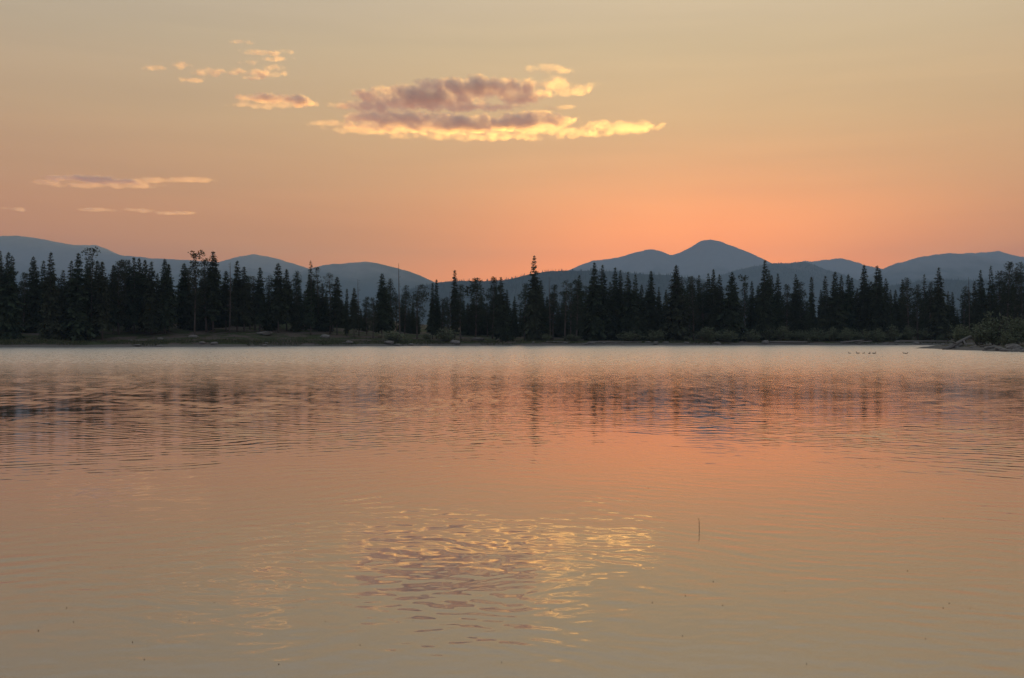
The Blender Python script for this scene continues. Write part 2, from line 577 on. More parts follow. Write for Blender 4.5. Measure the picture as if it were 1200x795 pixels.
class MB:
    def __init__(self):
        self.v = []
        self.f = []

    def kite(self, p, d, L, w, sag=0.0, roll=0.0):
        """a leaf-like spray: four-cornered, starts at p along d"""
        d = d.normalized()
        s = d.cross(Vector((0, 0, 1)))
        if s.length < 1e-4:
            s = Vector((1, 0, 0))
        s.normalize()
        if roll:
            s = Matrix.Rotation(roll, 3, d) @ s
        k = len(self.v)
        m = p + d * (L * 0.45)
        tip = p + d * L + Vector((0, 0, -sag))
        self.v += [p, m + s * w, tip, m - s * w]
        self.f.append((k, k + 1, k + 2, k + 3))

    def tube(self, pts, rad, n=6, cap=True):
        k0 = len(self.v)
        for i, (p, r) in enumerate(zip(pts, rad)):
            if i == 0:
                t = pts[1] - pts[0]
            elif i == len(pts) - 1:
                t = pts[-1] - pts[-2]
            else:
                t = pts[i + 1] - pts[i - 1]
            t.normalize()
            a = t.cross(Vector((0.37, 0.93, 0.05)))
            if a.length < 1e-3:
                a = t.cross(Vector((1, 0, 0)))
            a.normalize()
            bb = t.cross(a)
            for j in range(n):
                an = 6.28318 * j / n
                self.v.append(p + a * (r * math.cos(an)) + bb * (r * math.sin(an)))
        for i in range(len(pts) - 1):
            for j in range(n):
                j2 = (j + 1) % n
                self.f.append((k0 + i * n + j, k0 + i * n + j2, k0 + (i + 1) * n + j2, k0 + (i + 1) * n + j))
        if cap:
            self.f.append(tuple(k0 + j for j in reversed(range(n))))
            self.f.append(tuple(k0 + (len(pts) - 1) * n + j for j in range(n)))

    def mesh(self, name, smooth=False):
        return mesh_np(name, [tuple(p) for p in self.v], self.f, smooth)


def trunk_mesh(rnd, r0, top=0.98, bend=0.008, n=9):
    mb = MB()
    ph = rnd.random() * 6.28
    pts = []
    rad = []
    for i in range(n):
        t = i / (n - 1)
        a = bend * math.sin(t * 3.0 + ph) - bend * math.sin(ph)
        pts.append(Vector((a, bend * (math.cos(t * 2.4 + ph) - math.cos(ph)), t * top - 0.03)))
        rad.append(r0 * (1.25 if i == 0 else 1) * (1 - t) ** 0.8 + 0.0018)
    mb.tube(pts, rad, 7)
    return mb, pts


def spruce(seed, width, base=0.08, power=0.8, whorls=42, spire=0.0, gap=0.0, droop=0.35, sparse=0.0):
    """returns trunk mesh, crown mesh; width = crown half width at the bottom for height 1"""
    rnd = random.Random(seed)
    tb, _ = trunk_mesh(rnd, 0.0095)
    mb = MB()
    lob = [rnd.uniform(0.75, 1.2) for _ in range(9)]
    for i in range(whorls):
        t = base + (1 - base) * ((i + rnd.uniform(-0.3, 0.3)) / whorls)
        t = min(max(t, base), 0.985)
        q = (1 - t) / (1 - base)
        prof = q ** power
        if spire:
            prof *= (1 - spire * math.exp(-((q - 0.16) / 0.16) ** 2))
        prof *= min(1.0, 0.55 + (t - base) * 6)
        prof *= 0.88 + 0.2 * math.sin(t * 37 + seed) * rnd.random()
        L0 = width * prof + 0.004
        nb = 7 if q > 0.3 else 5
        for k in range(nb):
            if rnd.random() < gap + sparse * 0.5:
                continue
            az = 6.28318 * (k / nb) + rnd.uniform(-0.45, 0.45) + i * 1.1
            L = L0 * rnd.uniform(0.5, 1.3) * lob[int((az % 6.283) / 6.284 * 9)]
            up = 0.55 * (t - 0.55) - droop * q * rnd.uniform(0.5, 1.3)
            d = Vector((math.cos(az), math.sin(az), up)).normalized()
            p0 = Vector((0, 0, min(t + rnd.uniform(-0.6, 0.6) * (1 - base) / whorls, 0.985)))
            side = Vector((-math.sin(az), math.cos(az), 0))
            m = max(2, int(2 + L / 0.022))
            for s in range(m):
                f = (s + 0.55) / m
                pp = p0 + d * (L * f) + Vector((0, 0, -0.25 * L * f * f * q))
                kl = (0.017 + 0.36 * L * (1 - 0.55 * f)) * rnd.uniform(0.75, 1.25)
                sg = 1 if (s % 2) else -1
                dd = (d * 0.75 + side * (sg * rnd.uniform(0.35, 0.95)) + Vector((0, 0, rnd.uniform(-0.45, 0.1))))
                mb.kite(pp, dd, kl, kl * 0.33, kl * 0.22, rnd.uniform(-0.7, 0.7))
                if rnd.random() < 0.5:
                    dd = Vector((rnd.uniform(-.5, .5), rnd.uniform(-.5, .5), -1)) + d * 0.4
                    mb.kite(pp, dd, kl * 0.8, kl * 0.28, 0, rnd.uniform(-1.5, 1.5))
            mb.kite(p0 + d * (L * 0.7), d, L * 0.34, L * 0.055 + 0.003, 0.0)
    # leader
    for k in range(7):
        az = k * 2.4
        mb.kite(Vector((0, 0, 0.955 + 0.005 * k)), Vector((math.cos(az) * 0.5, math.sin(az) * 0.5, 0.8)), 0.02, 0.0045)
    mb.kite(Vector((0, 0, 0.965)), Vector((0.02, 0, 1)), 0.038, 0.003)
    mb.kite(Vector((0, 0, 0.965)), Vector((0, 0.02, 1)), 0.038, 0.003, 0, 1.57)
    return tb.mesh('trunk', True), mb.mesh('crown')


def pine(seed, width, base=0.28, top_round=0.5, clumps=34, size=0.05, lean=0.0, hollow=0.0):
    """limber or lodgepole pine: limbs ending in uneven needle clumps"""
    rnd = random.Random(seed)
    tb, tp = trunk_mesh(rnd, 0.012, 0.95, 0.016)
    mb = MB()
    for i in range(clumps):
        t = base + (0.97 - base) * (i + rnd.uniform(0, 0.9)) / clumps
        q = (t - base) / (0.98 - base)
        prof = (0.5 + 0.5 * min(1, q * 3.2)) * (1 - q ** (1.3 + 3 * top_round)) ** 0.75 + 0.10
        if rnd.random() < hollow:
            continue
        az = i * 2.399 + rnd.uniform(-0.5, 0.5)
        L = width * prof * rnd.uniform(0.25, 1.1)
        ax = Vector((np.interp(t, [p.z for p in tp], [p.x for p in tp]), np.interp(t, [p.z for p in tp], [p.y for p in tp]), t))
        up = rnd.uniform(-0.1, 0.55)
        c = ax + Vector((math.cos(az) * L + lean * q * width, math.sin(az) * L, up * L))
        if L > 0.012:
            tb.tube([ax - Vector((0, 0, 0.008)), ax.lerp(c, 0.5) - Vector((0, 0, 0.003)), c], [0.0035, 0.0026, 0.0012], 4, False)
        R = size * rnd.uniform(0.6, 1.25) * (1.0 if q < 0.8 else 0.8)
        nl = int(46 * (R / size) ** 1.5) + 14
        for k in range(nl):
            v = Vector((rnd.gauss(0, 1), rnd.gauss(0, 1), rnd.gauss(0, 1))).normalized()
            rr = R * rnd.random() ** 0.5
            p = c + Vector((v.x * rr * 1.2, v.y * rr * 1.2, v.z * rr * 0.62))
            dd = v + Vector((rnd.uniform(-.5, .5), rnd.uniform(-.5, .5), rnd.uniform(-.2, .8)))
            mb.kite(p, dd, R * rnd.uniform(0.32, 0.6), R * rnd.uniform(0.08, 0.17), 0, rnd.uniform(-1.5, 1.5))
    return tb.mesh('trunk', True), mb.mesh('crown')


def tuft(seed):
    rnd = random.Random(seed)
    tb, tp = trunk_mesh(rnd, 0.008, 0.98, 0.01)
    mb = MB()
    for i in range(46):
        t = 0.3 + 0.69 * (i / 46) ** 0.7
        if 0.84 < t < 0.91 and rnd.random() < 0.5:
            continue
        az = rnd.random() * 6.28
        L = 0.055 * rnd.uniform(0.5, 1.1) * (1.25 if t > 0.92 else 0.75)
        c = Vector((math.cos(az) * L, math.sin(az) * L, t + L * 0.2))
        tb.tube([Vector((0, 0, t)), c], [0.0025, 0.001], 4, False)
        for k in range(26):
            v = Vector((rnd.gauss(0, 1), rnd.gauss(0, 1), rnd.gauss(0, 0.6)))
            p = c + v * 0.014
            mb.kite(p, v + Vector((0, 0, 0.3)), 0.022, 0.006, 0, rnd.uniform(-1.5, 1.5))
    return tb.mesh('trunk', True), mb.mesh('crown')


def snag(seed, nb, ln):
    rnd = random.Random(seed)
    tb, tp = trunk_mesh(rnd, 0.0075, 1.0, 0.01)
    bb = MB()
    for i in range(nb):
        t = rnd.uniform(0.3, 0.95)
        az = rnd.random() * 6.28
        L = ln * rnd.uniform(0.4, 1.1) * (1.15 - t)
        p0 = Vector((0, 0, t))
        p1 = p0 + Vector((math.cos(az) * L * 0.6, math.sin(az) * L * 0.6, -0.1 * L))
        p2 = p1 + Vector((math.cos(az + 0.3) * L * 0.5, math.sin(az + 0.3) * L * 0.5, 0.05 * L))
        bb.tube([p0, p1, p2], [0.0026, 0.0018, 0.0008], 4, False)
    return tb.mesh('trunk', True), bb.mesh('dead_branches')


PROTO = {
    'S': [spruce(101, 0.165, 0.06, 0.84, 58), spruce(102, 0.150, 0.05, 0.80, 58), spruce(103, 0.172, 0.08, 0.86, 58), spruce(104, 0.155, 0.05, 0.76, 56, gap=0.06)],
    'W': [spruce(111, 0.215, 0.05, 0.84, 64), spruce(112, 0.205, 0.06, 0.78, 62), spruce(113, 0.225, 0.05, 0.9, 64)],
    'S2': [spruce(105, 0.155, 0.19, 0.70, 52), spruce(106, 0.145, 0.23, 0.66, 50), spruce(107, 0.160, 0.16, 0.74, 52)],
    'W2': [spruce(115, 0.180, 0.17, 0.74, 56), spruce(116, 0.170, 0.20, 0.70, 56)],
    'C': [spruce(121, 0.070, 0.10, 0.50, 56, droop=0.5), spruce(122, 0.074, 0.12, 0.55, 56)],
    'X': [spruce(125, 0.12, 0.14, 0.75, 42, sparse=0.5), spruce(126, 0.13, 0.12, 0.8, 40, sparse=0.5, gap=0.1)],
    'G': [spruce(131, 0.20, 0.04, 0.86, 54, gap=0.08)],
    'P': [pine(141, 0.105, 0.20, 0.15, 62, 0.042), pine(142, 0.095, 0.24, 0.05, 58, 0.040), pine(143, 0.115, 0.18, 0.3, 66, 0.042), pine(144, 0.10, 0.22, 0.1, 60, 0.040)],
    'R': [pine(151, 0.11, 0.20, 1.0, 60, 0.052), pine(152, 0.115, 0.20, 0.8, 60, 0.052)],
    'L': [pine(155, 0.14, 0.22, 0.7, 46, 0.050, lean=0.5)],
    'H': [pine(161, 0.115, 0.26, 0.2, 50, 0.036, hollow=0.25), pine(162, 0.105, 0.24, 0.3, 50, 0.036, hollow=0.3)],
    'T': [tuft(171), tuft(172)],
    'D': [snag(181, 46, 0.10), snag(182, 18, 0.05)],
}
KIND = {'S': ('spruce_tree', 'slim dark spruce'), 'W': ('spruce_tree', 'broad dark spruce'), 'C': ('spruce_tree', 'very narrow columnar spruce'),
        'X': ('spruce_tree', 'thin gappy spruce'), 'G': ('spruce_tree', 'tallest spruce'), 'P': ('pine_tree', 'bushy dark pine'), 'R': ('pine_tree', 'round-topped pine'),
        'L': ('pine_tree', 'leaning flat-topped pine'), 'H': ('pine_tree', 'open-crowned pine'), 'T': ('pine_tree', 'bare-stemmed tuft-topped pine'), 'D': ('dead_tree', 'bare dead trunk')}

TREES = [(0, 293, 'S'), (10, 295, 'W'), (14.5, 299, 'S'), (27, 318, 'P'), (39, 300, 'W'), (51, 305, 'S'), (60, 295, 'S'), (74, 316, 'S'), (84, 305, 'S'),
         (92, 296, 'W'), (102, 305, 'S'), (107, 291, 'T'), (114, 305, 'S'), (120, 306, 'S'), (133, 310, 'S'), (139, 304, 'P'), (148, 303, 'P'),
         (151, 304, 'S'), (157, 301, 'S'), (163, 302, 'S'), (170, 304, 'S'), (177.5, 306, 'S'), (193, 303, 'W'), (198, 309, 'S'), (216, 308, 'W'),
         (222, 313, 'P'), (228, 295, 'T'), (242, 301, 'P'), (250, 294, 'W'), (265, 317, 'S'), (269, 305, 'D'), (278, 305, 'S'), (286, 312, 'S'), (293, 322, 'P'),
         (299, 322, 'P'), (304.6, 313, 'S'), (315, 321, 'P'), (326, 308, 'S'), (336, 315, 'S'), (349, 316, 'P'), (364, 305, 'X'), (373, 312, 'H'),
         (386.6, 317, 'H'), (395, 324, 'S'), (406.5, 338, 'C'), (415, 337, 'S'), (420.6, 325, 'D'), (430, 347, 'P'), (437, 348, 'P'), (447.5, 320, 'W'),
         (459, 325, 'P'), (468.7, 306, 'D'), (474, 333, 'P'), (489, 332, 'L'), (507, 331, 'C'), (511.5, 327, 'C'), (518, 349, 'P'), (525, 347, 'P'),
         (527, 339, 'D'), (533, 316, 'C'), (540, 332, 'P'), (557, 325, 'R'), (577, 323, 'P'), (587, 324, 'S'), (594, 339, 'S'), (603, 347, 'S'),
         (614.5, 331, 'P'), (626, 299, 'G'), (634, 328, 'S'), (645, 322, 'D'), (648, 332, 'P'), (662, 325, 'H'), (668, 329, 'H'), (675, 327, 'P'), (679, 322, 'S'),
         (688, 334, 'P'), (696.5, 307, 'W'), (706, 310, 'S'), (715, 330, 'S'), (721, 313, 'S'), (727, 316, 'S'), (736, 318, 'S'), (744.5, 321, 'S'), (752, 333, 'S'),
         (763, 317, 'W'), (772, 336, 'S'), (780.6, 339, 'S'), (792.5, 310, 'W'), (800.5, 323, 'P'), (809, 322, 'P'), (813, 322, 'P'), (819, 322, 'S'), (825, 331, 'P'),
         (830, 320, 'S'), (836, 315, 'S'), (843, 321, 'S'), (858, 318, 'W'), (873, 323, 'T'), (881, 329, 'S'), (896.5, 304, 'S'), (901, 316, 'S'),
         (904, 322, 'S'), (911.5, 320, 'S'), (921, 332, 'P'), (932.6, 321, 'S'), (939, 329, 'P'), (951, 324, 'C'), (962, 339, 'S'), (967, 323, 'S'),
         (978.5, 318, 'W'), (986, 322, 'S'), (994, 321, 'S'), (998, 325, 'S'), (1012.5, 310, 'W'), (1028, 311, 'S'), (1031, 315, 'S'), (1038, 326, 'S'),
         (1043.5, 339, 'S'), (1049.5, 339, 'S'), (1057.6, 327, 'S'), (1065, 324, 'P'), (1076, 332, 'P'), (1083, 321, 'X'), (1091, 329, 'P'), (1100, 313, 'S'),
         (1111, 341, 'S'), (1116, 342, 'S'), (1130, 334, 'P'), (1135.5, 322, 'D'), (1142, 329, 'S'), (1149, 316, 'S'), (1161, 311, 'X'), (1174, 316, 'P'),
         (1180, 305, 'P'), (1188.5, 312, 'P'), (1199, 305, 'P')]
# trees one can point to by themselves, used as anchors for the others' labels
MARK = {0: 'spruce cut by the left edge of the picture', 60: 'tall pointed spruce near the left end of the forest',
        107: 'tuft-topped bare pine under the far left summit', 193: 'steep pointed spruce alone in its gap at left',
        228: 'thin tuft-topped pine left of the tall shaggy spruce', 250: 'tall shaggy spruce, highest in the left forest',
        269: 'bare dead trunk just right of the tall shaggy spruce', 326: 'dense pointed spruce before the left hump of mountain',
        364: 'gappy tall spruce left of the mountain dome', 395: 'neat narrow spruce in front of the mountain dome',
        420.6: 'bare dead tree with short twigs before the mountain dome', 447.5: 'conical spruce at the right slope of the mountain dome',
        468.7: 'tallest bare dead spike left of centre', 489: 'flat-topped leaning pine left of centre',
        533: 'tall columnar spruce rising over its clump at centre left', 557: 'big round-headed pine at centre left',
        626: 'tallest layered spruce near the middle of the shore', 662: 'open airy pine right of the tallest spruce',
        696.5: 'broad pointed spruce below the peak\'s left shoulder', 763: 'broad cone-shaped spruce under the mountain saddle',
        792.5: 'sharp-tipped spruce left below the highest peak', 858: 'broad spruce right below the highest peak',
        873: 'lollipop-shaped tuft-topped pine right of the highest peak', 896.5: 'tall spruce at the foot of the highest peak\'s right slope',
        951: 'blunt columnar spruce before the dark forested ridge', 978.5: 'broad spruce right of the blunt columnar one',
        1012.5: 'tall tiered spruce below the gap in the right ridges', 1028: 'tall narrow spruce with a twin close at its right',
        1065: 'pine with a slanting top at right', 1100: 'stout tall spruce below the broad right mountain',
        1135.5: 'thin bare dead spike near the right edge', 1161: 'gappy spruce before the flat-topped far summit',
        1180: 'bushy pine standing highest near the right edge', 1199: 'pine cut by the right edge of the picture'}
ORD = ['', 'first', 'second', 'third', 'fourth', 'fifth', 'sixth', 'seventh', 'eighth', 'ninth']
SHORT = {0: 'the spruce at the left edge', 60: 'the tall pointed spruce near the left end', 107: 'the tuft-topped pine at far left', 193: 'the pointed spruce in the left gap',
         228: 'the thin tuft-topped pine at left', 250: 'the tall shaggy spruce at left', 269: 'the left dead trunk', 326: 'the dense spruce before the left hump', 364: 'the gappy tall spruce at left',
         395: 'the neat spruce before the dome', 420.6: 'the twiggy dead tree', 447.5: 'the conical spruce by the dome', 468.7: 'the tallest dead spike', 489: 'the leaning pine',
         533: 'the tall columnar spruce', 557: 'the round-headed pine', 626: 'the tallest central spruce', 662: 'the open airy pine', 696.5: 'the spruce below the peak shoulder',
         763: 'the spruce under the saddle', 792.5: 'the spruce left of the peak', 858: 'the broad spruce below the peak', 873: 'the lollipop pine', 896.5: 'the tall spruce at the peak\'s foot',
         951: 'the blunt columnar spruce', 978.5: 'the broad spruce right of it' , 1012.5: 'the tall tiered spruce', 1028: 'the twin-topped spruce', 1065: 'the slant-topped pine',
         1100: 'the stout right spruce', 1135.5: 'the right dead spike', 1161: 'the gappy right spruce', 1180: 'the highest right-hand pine', 1199: 'the pine at the right edge'}
SHORT[978.5] = 'the broad spruce before the right ridge gap'


def tree_label(i):
    px, py, k = TREES[i]
    if px in MARK:
        return MARK[px]
    best = None
    for j, t in enumerate(TREES):
        if t[0] in MARK:
            n = abs(i - j)
            if best is None or n < best[0]:
                best = (n, j)
    n, j = best
    s = 'right' if i > j else 'left'
    return '%s, %s tree %s of %s' % (KIND[k][1], ORD[n], s, SHORT[TREES[j][0]])


def plant(kind, idx, loc, h, wid, rz, label, group, name=None):
    tr, cr = PROTO[kind][idx % len(PROTO[kind])]
    if kind in 'SW' and not group.startswith('back-row') and -40 < (loc[0] / loc[1] * F + 600) - 150 < 440:     # on the open left slope the lower stems are bare
        tr, cr = PROTO[kind + '2'][idx % len(PROTO[kind + '2'])]
    root = empty(name or KIND[kind][0], loc)
    tag(root, label, 'tree', group)
    for part, me, m in (('trunk', tr, barkm),
                        ('dead_branches' if kind == 'D' else 'crown', cr, barkm if kind == 'D' else folm)):
        o = obj(part, me, m, root)
        if part == 'dead_branches':
            o['kind'] = 'stuff'
        o.scale = (h * wid, h * wid, h)
        o.rotation_euler = (0, 0, rz)
    return root


def base_depth(px, off):
    """distance along the view at which a tree stands 'off' metres behind the shore"""
    lo, hi = 150.0, 330.0
    for _ in range(40):
        m = (lo + hi) / 2
        x = px_at(px, m)
        if m - float(np.interp(x, SHX, SHY)) < off:
            lo = m
        else:
            hi = m
    return m


rt = random.Random(99)
for i, (px, py, k) in enumerate(TREES):
    off = rt.uniform(7, 24) if px not in MARK else rt.uniform(6, 14)
    if k in 'D':
        off = rt.uniform(8, 12)
    if px > 1100:
        off += 6
    if 110 < px < 440:
        off += 9 * min(1, (px - 110) / 60, (440 - px) / 40)
    d = base_depth(px, off)
    x = px_at(px, d)
    gz = float(ground_z(x, d))
    h = (z_at(py, d) - gz)
    ppx = h / d * F
    wid = {'S': 1.0, 'W': 1.0, 'C': 1.0, 'X': 1.0, 'G': 1.0, 'P': 1.0, 'R': 1.05, 'L': 1.0, 'H': 1.0, 'T': 1.0, 'D': 1.0}[k] * rt.uniform(0.92, 1.12)
    if k == 'D':
        idx = 0 if px in (420.6, 269, 645) else 1
    else:
        idx = rt.randrange(8)
    plant(k, idx, (x, d, gz - 0.05), h, wid, rt.uniform(0, 6.28) if k != 'L' else 0.1, tree_label(i), 'conifers along the far shore')

# lower trees of the rows behind, filling the forest between the skyline trees
def skyline(px):
    return float(np.interp(px, [t[0] for t in TREES], [t[1] for t in TREES]))


px = -4.0
sect = 0
while px < 1206:
    px += rt.uniform(4.3, 7.6)
    if 494 < px < 503:
        continue
    top = min(skyline(px) + rt.uniform(14, 32), 362)
    k = rt.choice('SSWPPSW')
    d = base_depth(px, rt.uniform(26, 52))
    x = px_at(px, d)
    gz = float(ground_z(x, d))
    h = z_at(top, d) - gz
    where = 'left of the tallest dead spike' if px < 469 else 'between the dead spike and the sharp-tipped spruce' if px < 793 else 'at right, below the peak and beyond'
    plant(k, rt.randrange(8), (x, d, gz - 0.05), h, rt.uniform(1.05, 1.35), rt.uniform(0, 6.28),
          'lower conifer in the shaded back row, ' + where, 'back-row conifers ' + where)

# ---------------------------------------------------------------- shrubs
shm, N = mat('willow_leaves')
ge = N.n('ShaderNodeNewGeometry')
oi = N.n('ShaderNodeObjectInfo')
c1 = N.mix(ge.outputs['Random Per Island'], (0.085, 0.105, 0.055), (0.20, 0.215, 0.125))
principled(N, N.mix(N.math('MULTIPLY', oi.outputs['Random'], 0.5), c1, (0.095, 0.115, 0.070)), 0.8, 0.2)


def shrub(seed, n=1500, stems=16):
    rnd = random.Random(seed)
    sb_, lf = MB(), MB()
    tips = []
    for i in range(stems):
        az = rnd.random() * 6.28
        r = rnd.random() ** 0.6
        tip = Vector((math.cos(az) * r * 0.46, math.sin(az) * r * 0.46, (1 - 0.55 * r * r) * rnd.uniform(0.7, 1.0)))
        mid = Vector((tip.x * 0.55, tip.y * 0.55, tip.z * 0.55))
        sb_.tube([Vector((tip.x * 0.2, tip.y * 0.2, -0.04)), mid, tip], [0.012, 0.008, 0.003], 4, False)
        tips.append((mid, tip))
    for i in range(n):
        m, t = rnd.choice(tips)
        p = m.lerp(t, rnd.uniform(-0.75, 1.05)) + Vector((rnd.gauss(0, 0.07), rnd.gauss(0, 0.07), rnd.gauss(0, 0.05)))
        p.z = max(p.z, 0.02)
        lf.kite(p, Vector((rnd.uniform(-1, 1), rnd.uniform(-1, 1), rnd.uniform(-0.2, 1.2))), rnd.uniform(0.05, 0.11), rnd.uniform(0.012, 0.024), 0, rnd.uniform(-1.5, 1.5))
    return sb_.mesh('stem', True), lf.mesh('leaves')


SHRUB = [shrub(201), shrub(202), shrub(203), shrub(204, 1900, 20)]
# photo x, offset behind the shore (or a distance), width and height in photo pixels, label
BUSH = [(463, 4, 36, 15, 'dark rounded bush below the dead spike, left of centre'), (500, 9, 16, 8, 'small low bush between the two dark rounded bushes'),
        (522, 4, 40, 16, 'dark rounded bush at the water right of the leaning pine'), (640, 5, 22, 9, 'low bush right of the tallest central spruce'),
        (672, 6, 26, 9, 'low scrubby bush below the open airy pine'), (738, 6, 34, 13, 'grey-green bush right of the spruce below the peak shoulder'),
        (768, 6, 34, 14, 'grey-green bush below the saddle spruce'), (829, 3.5, 34, 17, 'left half of the grey willow thicket under the peak'),
        (850, 3.5, 32, 16, 'right half of the grey willow thicket under the peak'), (880, 5, 30, 15, 'grey bush at the foot of the lollipop pine'),
        (901, 6, 26, 16, 'grey-green bush below the tall spruce at the peak foot'), (918, 5, 30, 17, 'green willow bush, first right of the tall peak-foot spruce'),
        (938, 4, 28, 15, 'green willow bush, second right of the tall peak-foot spruce'), (958, 4, 30, 16, 'green willow bush below the blunt columnar spruce'),
        (976, 5, 26, 17, 'green willow bush below the broad spruce at right'), (993, 3, 24, 16, 'rounded willow bush close to the water, right of centre'),
        (1012, 5, 26, 17, 'grey willow bush below the tall tiered spruce'), (1028, 4, 28, 17, 'grey willow bush below the twin-topped spruce'),
        (1046, 6, 28, 20, 'tall grey willow bush left of the gravel bank'), (1064, 8, 24, 18, 'willow bush behind the left part of the gravel bank'),
        (1085, 9, 30, 16, 'dark willow bush behind the middle of the gravel bank'), (1107, 9, 30, 17, 'dark willow bush behind the right part of the gravel bank')]
for i, (px, off, w, h, lab) in enumerate(BUSH):
    d = base_depth(px, off)
    x = px_at(px, d)
    gz = float(ground_z(x, d))
    root = empty('willow_bush', (x, d, gz - 0.03))
    tag(root, lab, 'bush', 'bushes along the far shore')
    st_, lf_ = SHRUB[i % 4]
    for part, me, m in (('stem', st_, barkm), ('leaves', lf_, shm)):
        o = obj(part, me, m, root)
        ww = w / F * d
        o.scale = (ww, ww * 0.9, h / F * d * 1.05)
        o.rotation_euler = (0, 0, rt.uniform(0, 6.28))
PEN = [(1126, 146, 34, 24, 'green willow bush behind the slanting driftwood log'), (1149, 138, 36, 33, 'willow bush at the left side of the big green bush on the point'),
       (1168, 134, 52, 42, 'big pale green bush on the rocky point at right'), (1190, 126, 36, 36, 'bush on the rocky point beside the right edge'),
       (1180, 121, 22, 17, 'small pale bush low on the rocky point'), (1207, 128, 40, 42, 'bush cut by the right edge above the rocky point')]
for i, (px, d, w, h, lab) in enumerate(PEN):
    x = px_at(px, d)
    gz = float(ground_z(x, d))
    root = empty('willow_bush', (x, d, gz - 0.03))
    tag(root, lab, 'bush', 'bushes along the far shore')
    st_, lf_ = SHRUB[(i + 3) % 4]
    for part, me, m in (('stem', st_, barkm), ('leaves', lf_, shm)):
        o = obj(part, me, m, root)
        ww = w / F * d
        o.scale = (ww, ww, h / F * d)
        o.rotation_euler = (0, 0, rt.uniform(0, 6.28))

# ---------------------------------------------------------------- grass fringe
grm, N = mat('shore_grass')
ge = N.n('ShaderNodeNewGeometry')
principled(N, N.mix(ge.outputs['Random Per Island'], (0.035, 0.046, 0.020), (0.12, 0.125, 0.062)), 0.85, 0.15)
mb = MB()
rg = random.Random(55)
cnt = 0
while cnt < 16000:
    px = rg.uniform(-30, 1115)
    off = 0.4 + abs(rg.gauss(0, 3.4))
    dd = float(np.interp(px, [-30, 600, 1115], [162, 200, 212])) 
    x = px_at(px, dd)
    y = float(np.interp(x, SHX, SHY)) + off
    dens = mnoise.noise((x * 0.09, y * 0.2, 3.1)) + mnoise.noise((x * 0.35, y * 0.5, 7.7)) * 0.5
    lim = 0.15 if px > 620 else -0.25
    if dens < lim:
        cnt += 0.25
        continue
    z = float(ground_z(x, y))
    if z < 0.12:
        cnt += 0.2
        continue
    hgt = rg.uniform(0.18, 0.5)
    mb.kite(Vector((x, y, z - 0.04)), Vector((rg.uniform(-.5, .5), rg.uniform(-.5, .5), 1)), hgt, 0.05, 0, rg.uniform(0, 3))
    cnt += 1
tag(obj('grass', mb.mesh('grass'), grm), 'low green grass fringing the far shore', 'grass', kind='stuff')

# ---------------------------------------------------------------- rocks, logs
rkm, N = mat('granite')
tcn = N.n('ShaderNodeTexCoord')
ge = N.n('ShaderNodeNewGeometry')
oi = N.n('ShaderNodeObjectInfo')
rn = N.noise(ge.outputs['Position'], 3.0, 6, 0.65)
rc = N.mix(rn, (0.10, 0.092, 0.085), (0.33, 0.31, 0.285))
rc = N.mix(N.math('MULTIPLY', oi.outputs['Random'], 0.45), rc, (0.12, 0.105, 0.09))
b = principled(N, rc, 0.9, 0.2)
bp = N.n('ShaderNodeBump')
bp.inputs['Strength'].default_value = 0.5
bp.inputs['Distance'].default_value = 0.05
N.l(rn, bp.inputs['Height'])
N.l(bp.outputs[0], b.inputs['Normal'])


def rock_mesh(seed):
    bm = bmesh.new()
    bmesh.ops.create_icosphere(bm, subdivisions=2, radius=0.5)
    o = Vector((seed * 3.7, seed * 1.3, 0))
    for v in bm.verts:
        n = mnoise.noise(v.co * 1.9 + o) * 0.32 + mnoise.noise(v.co * 4.5 + o) * 0.10
        v.co *= 1 + n
        v.co.x = round(v.co.x * 4.5) / 4.5 * 0.45 + v.co.x * 0.55
        v.co.z = v.co.z * 0.72
    me = bpy.data.meshes.new('boulder')
    bm.to_mesh(me)
    bm.free()
    return me


ROCK = [rock_mesh(s) for s in range(6)]
rr_ = random.Random(17)
EDGE = 'small grey stone at the edge of the far shore'
spots = []
for i in range(64):       # stones along the far waterline, thickest on the right-hand gravel bank
    px = rr_.choice([rr_.uniform(0, 620), rr_.uniform(620, 1100), rr_.uniform(640, 860), rr_.uniform(1030, 1108), rr_.uniform(900, 1108)])
    spots.append((px, rr_.uniform(0.1, 1.6), rr_.uniform(0.35, 0.95)))
for px, off, s in spots:
    d = base_depth(px, off)
    x = px_at(px, d)
    gz = float(ground_z(x, d))
    o = obj('stone', ROCK[rr_.randrange(6)], rkm)
    o.location = (x, d, gz + s * 0.12)
    o.scale = (s * rr_.uniform(1.1, 2.0), s, s * rr_.uniform(0.6, 0.9))
    o.rotation_euler = (0, 0, rr_.uniform(0, 6.28))
    left = 'left of the tallest central spruce' if px < 626 else 'right of the tallest central spruce'
    tag(o, EDGE + ', ' + left, 'stone', 'stones on the far shore ' + left)
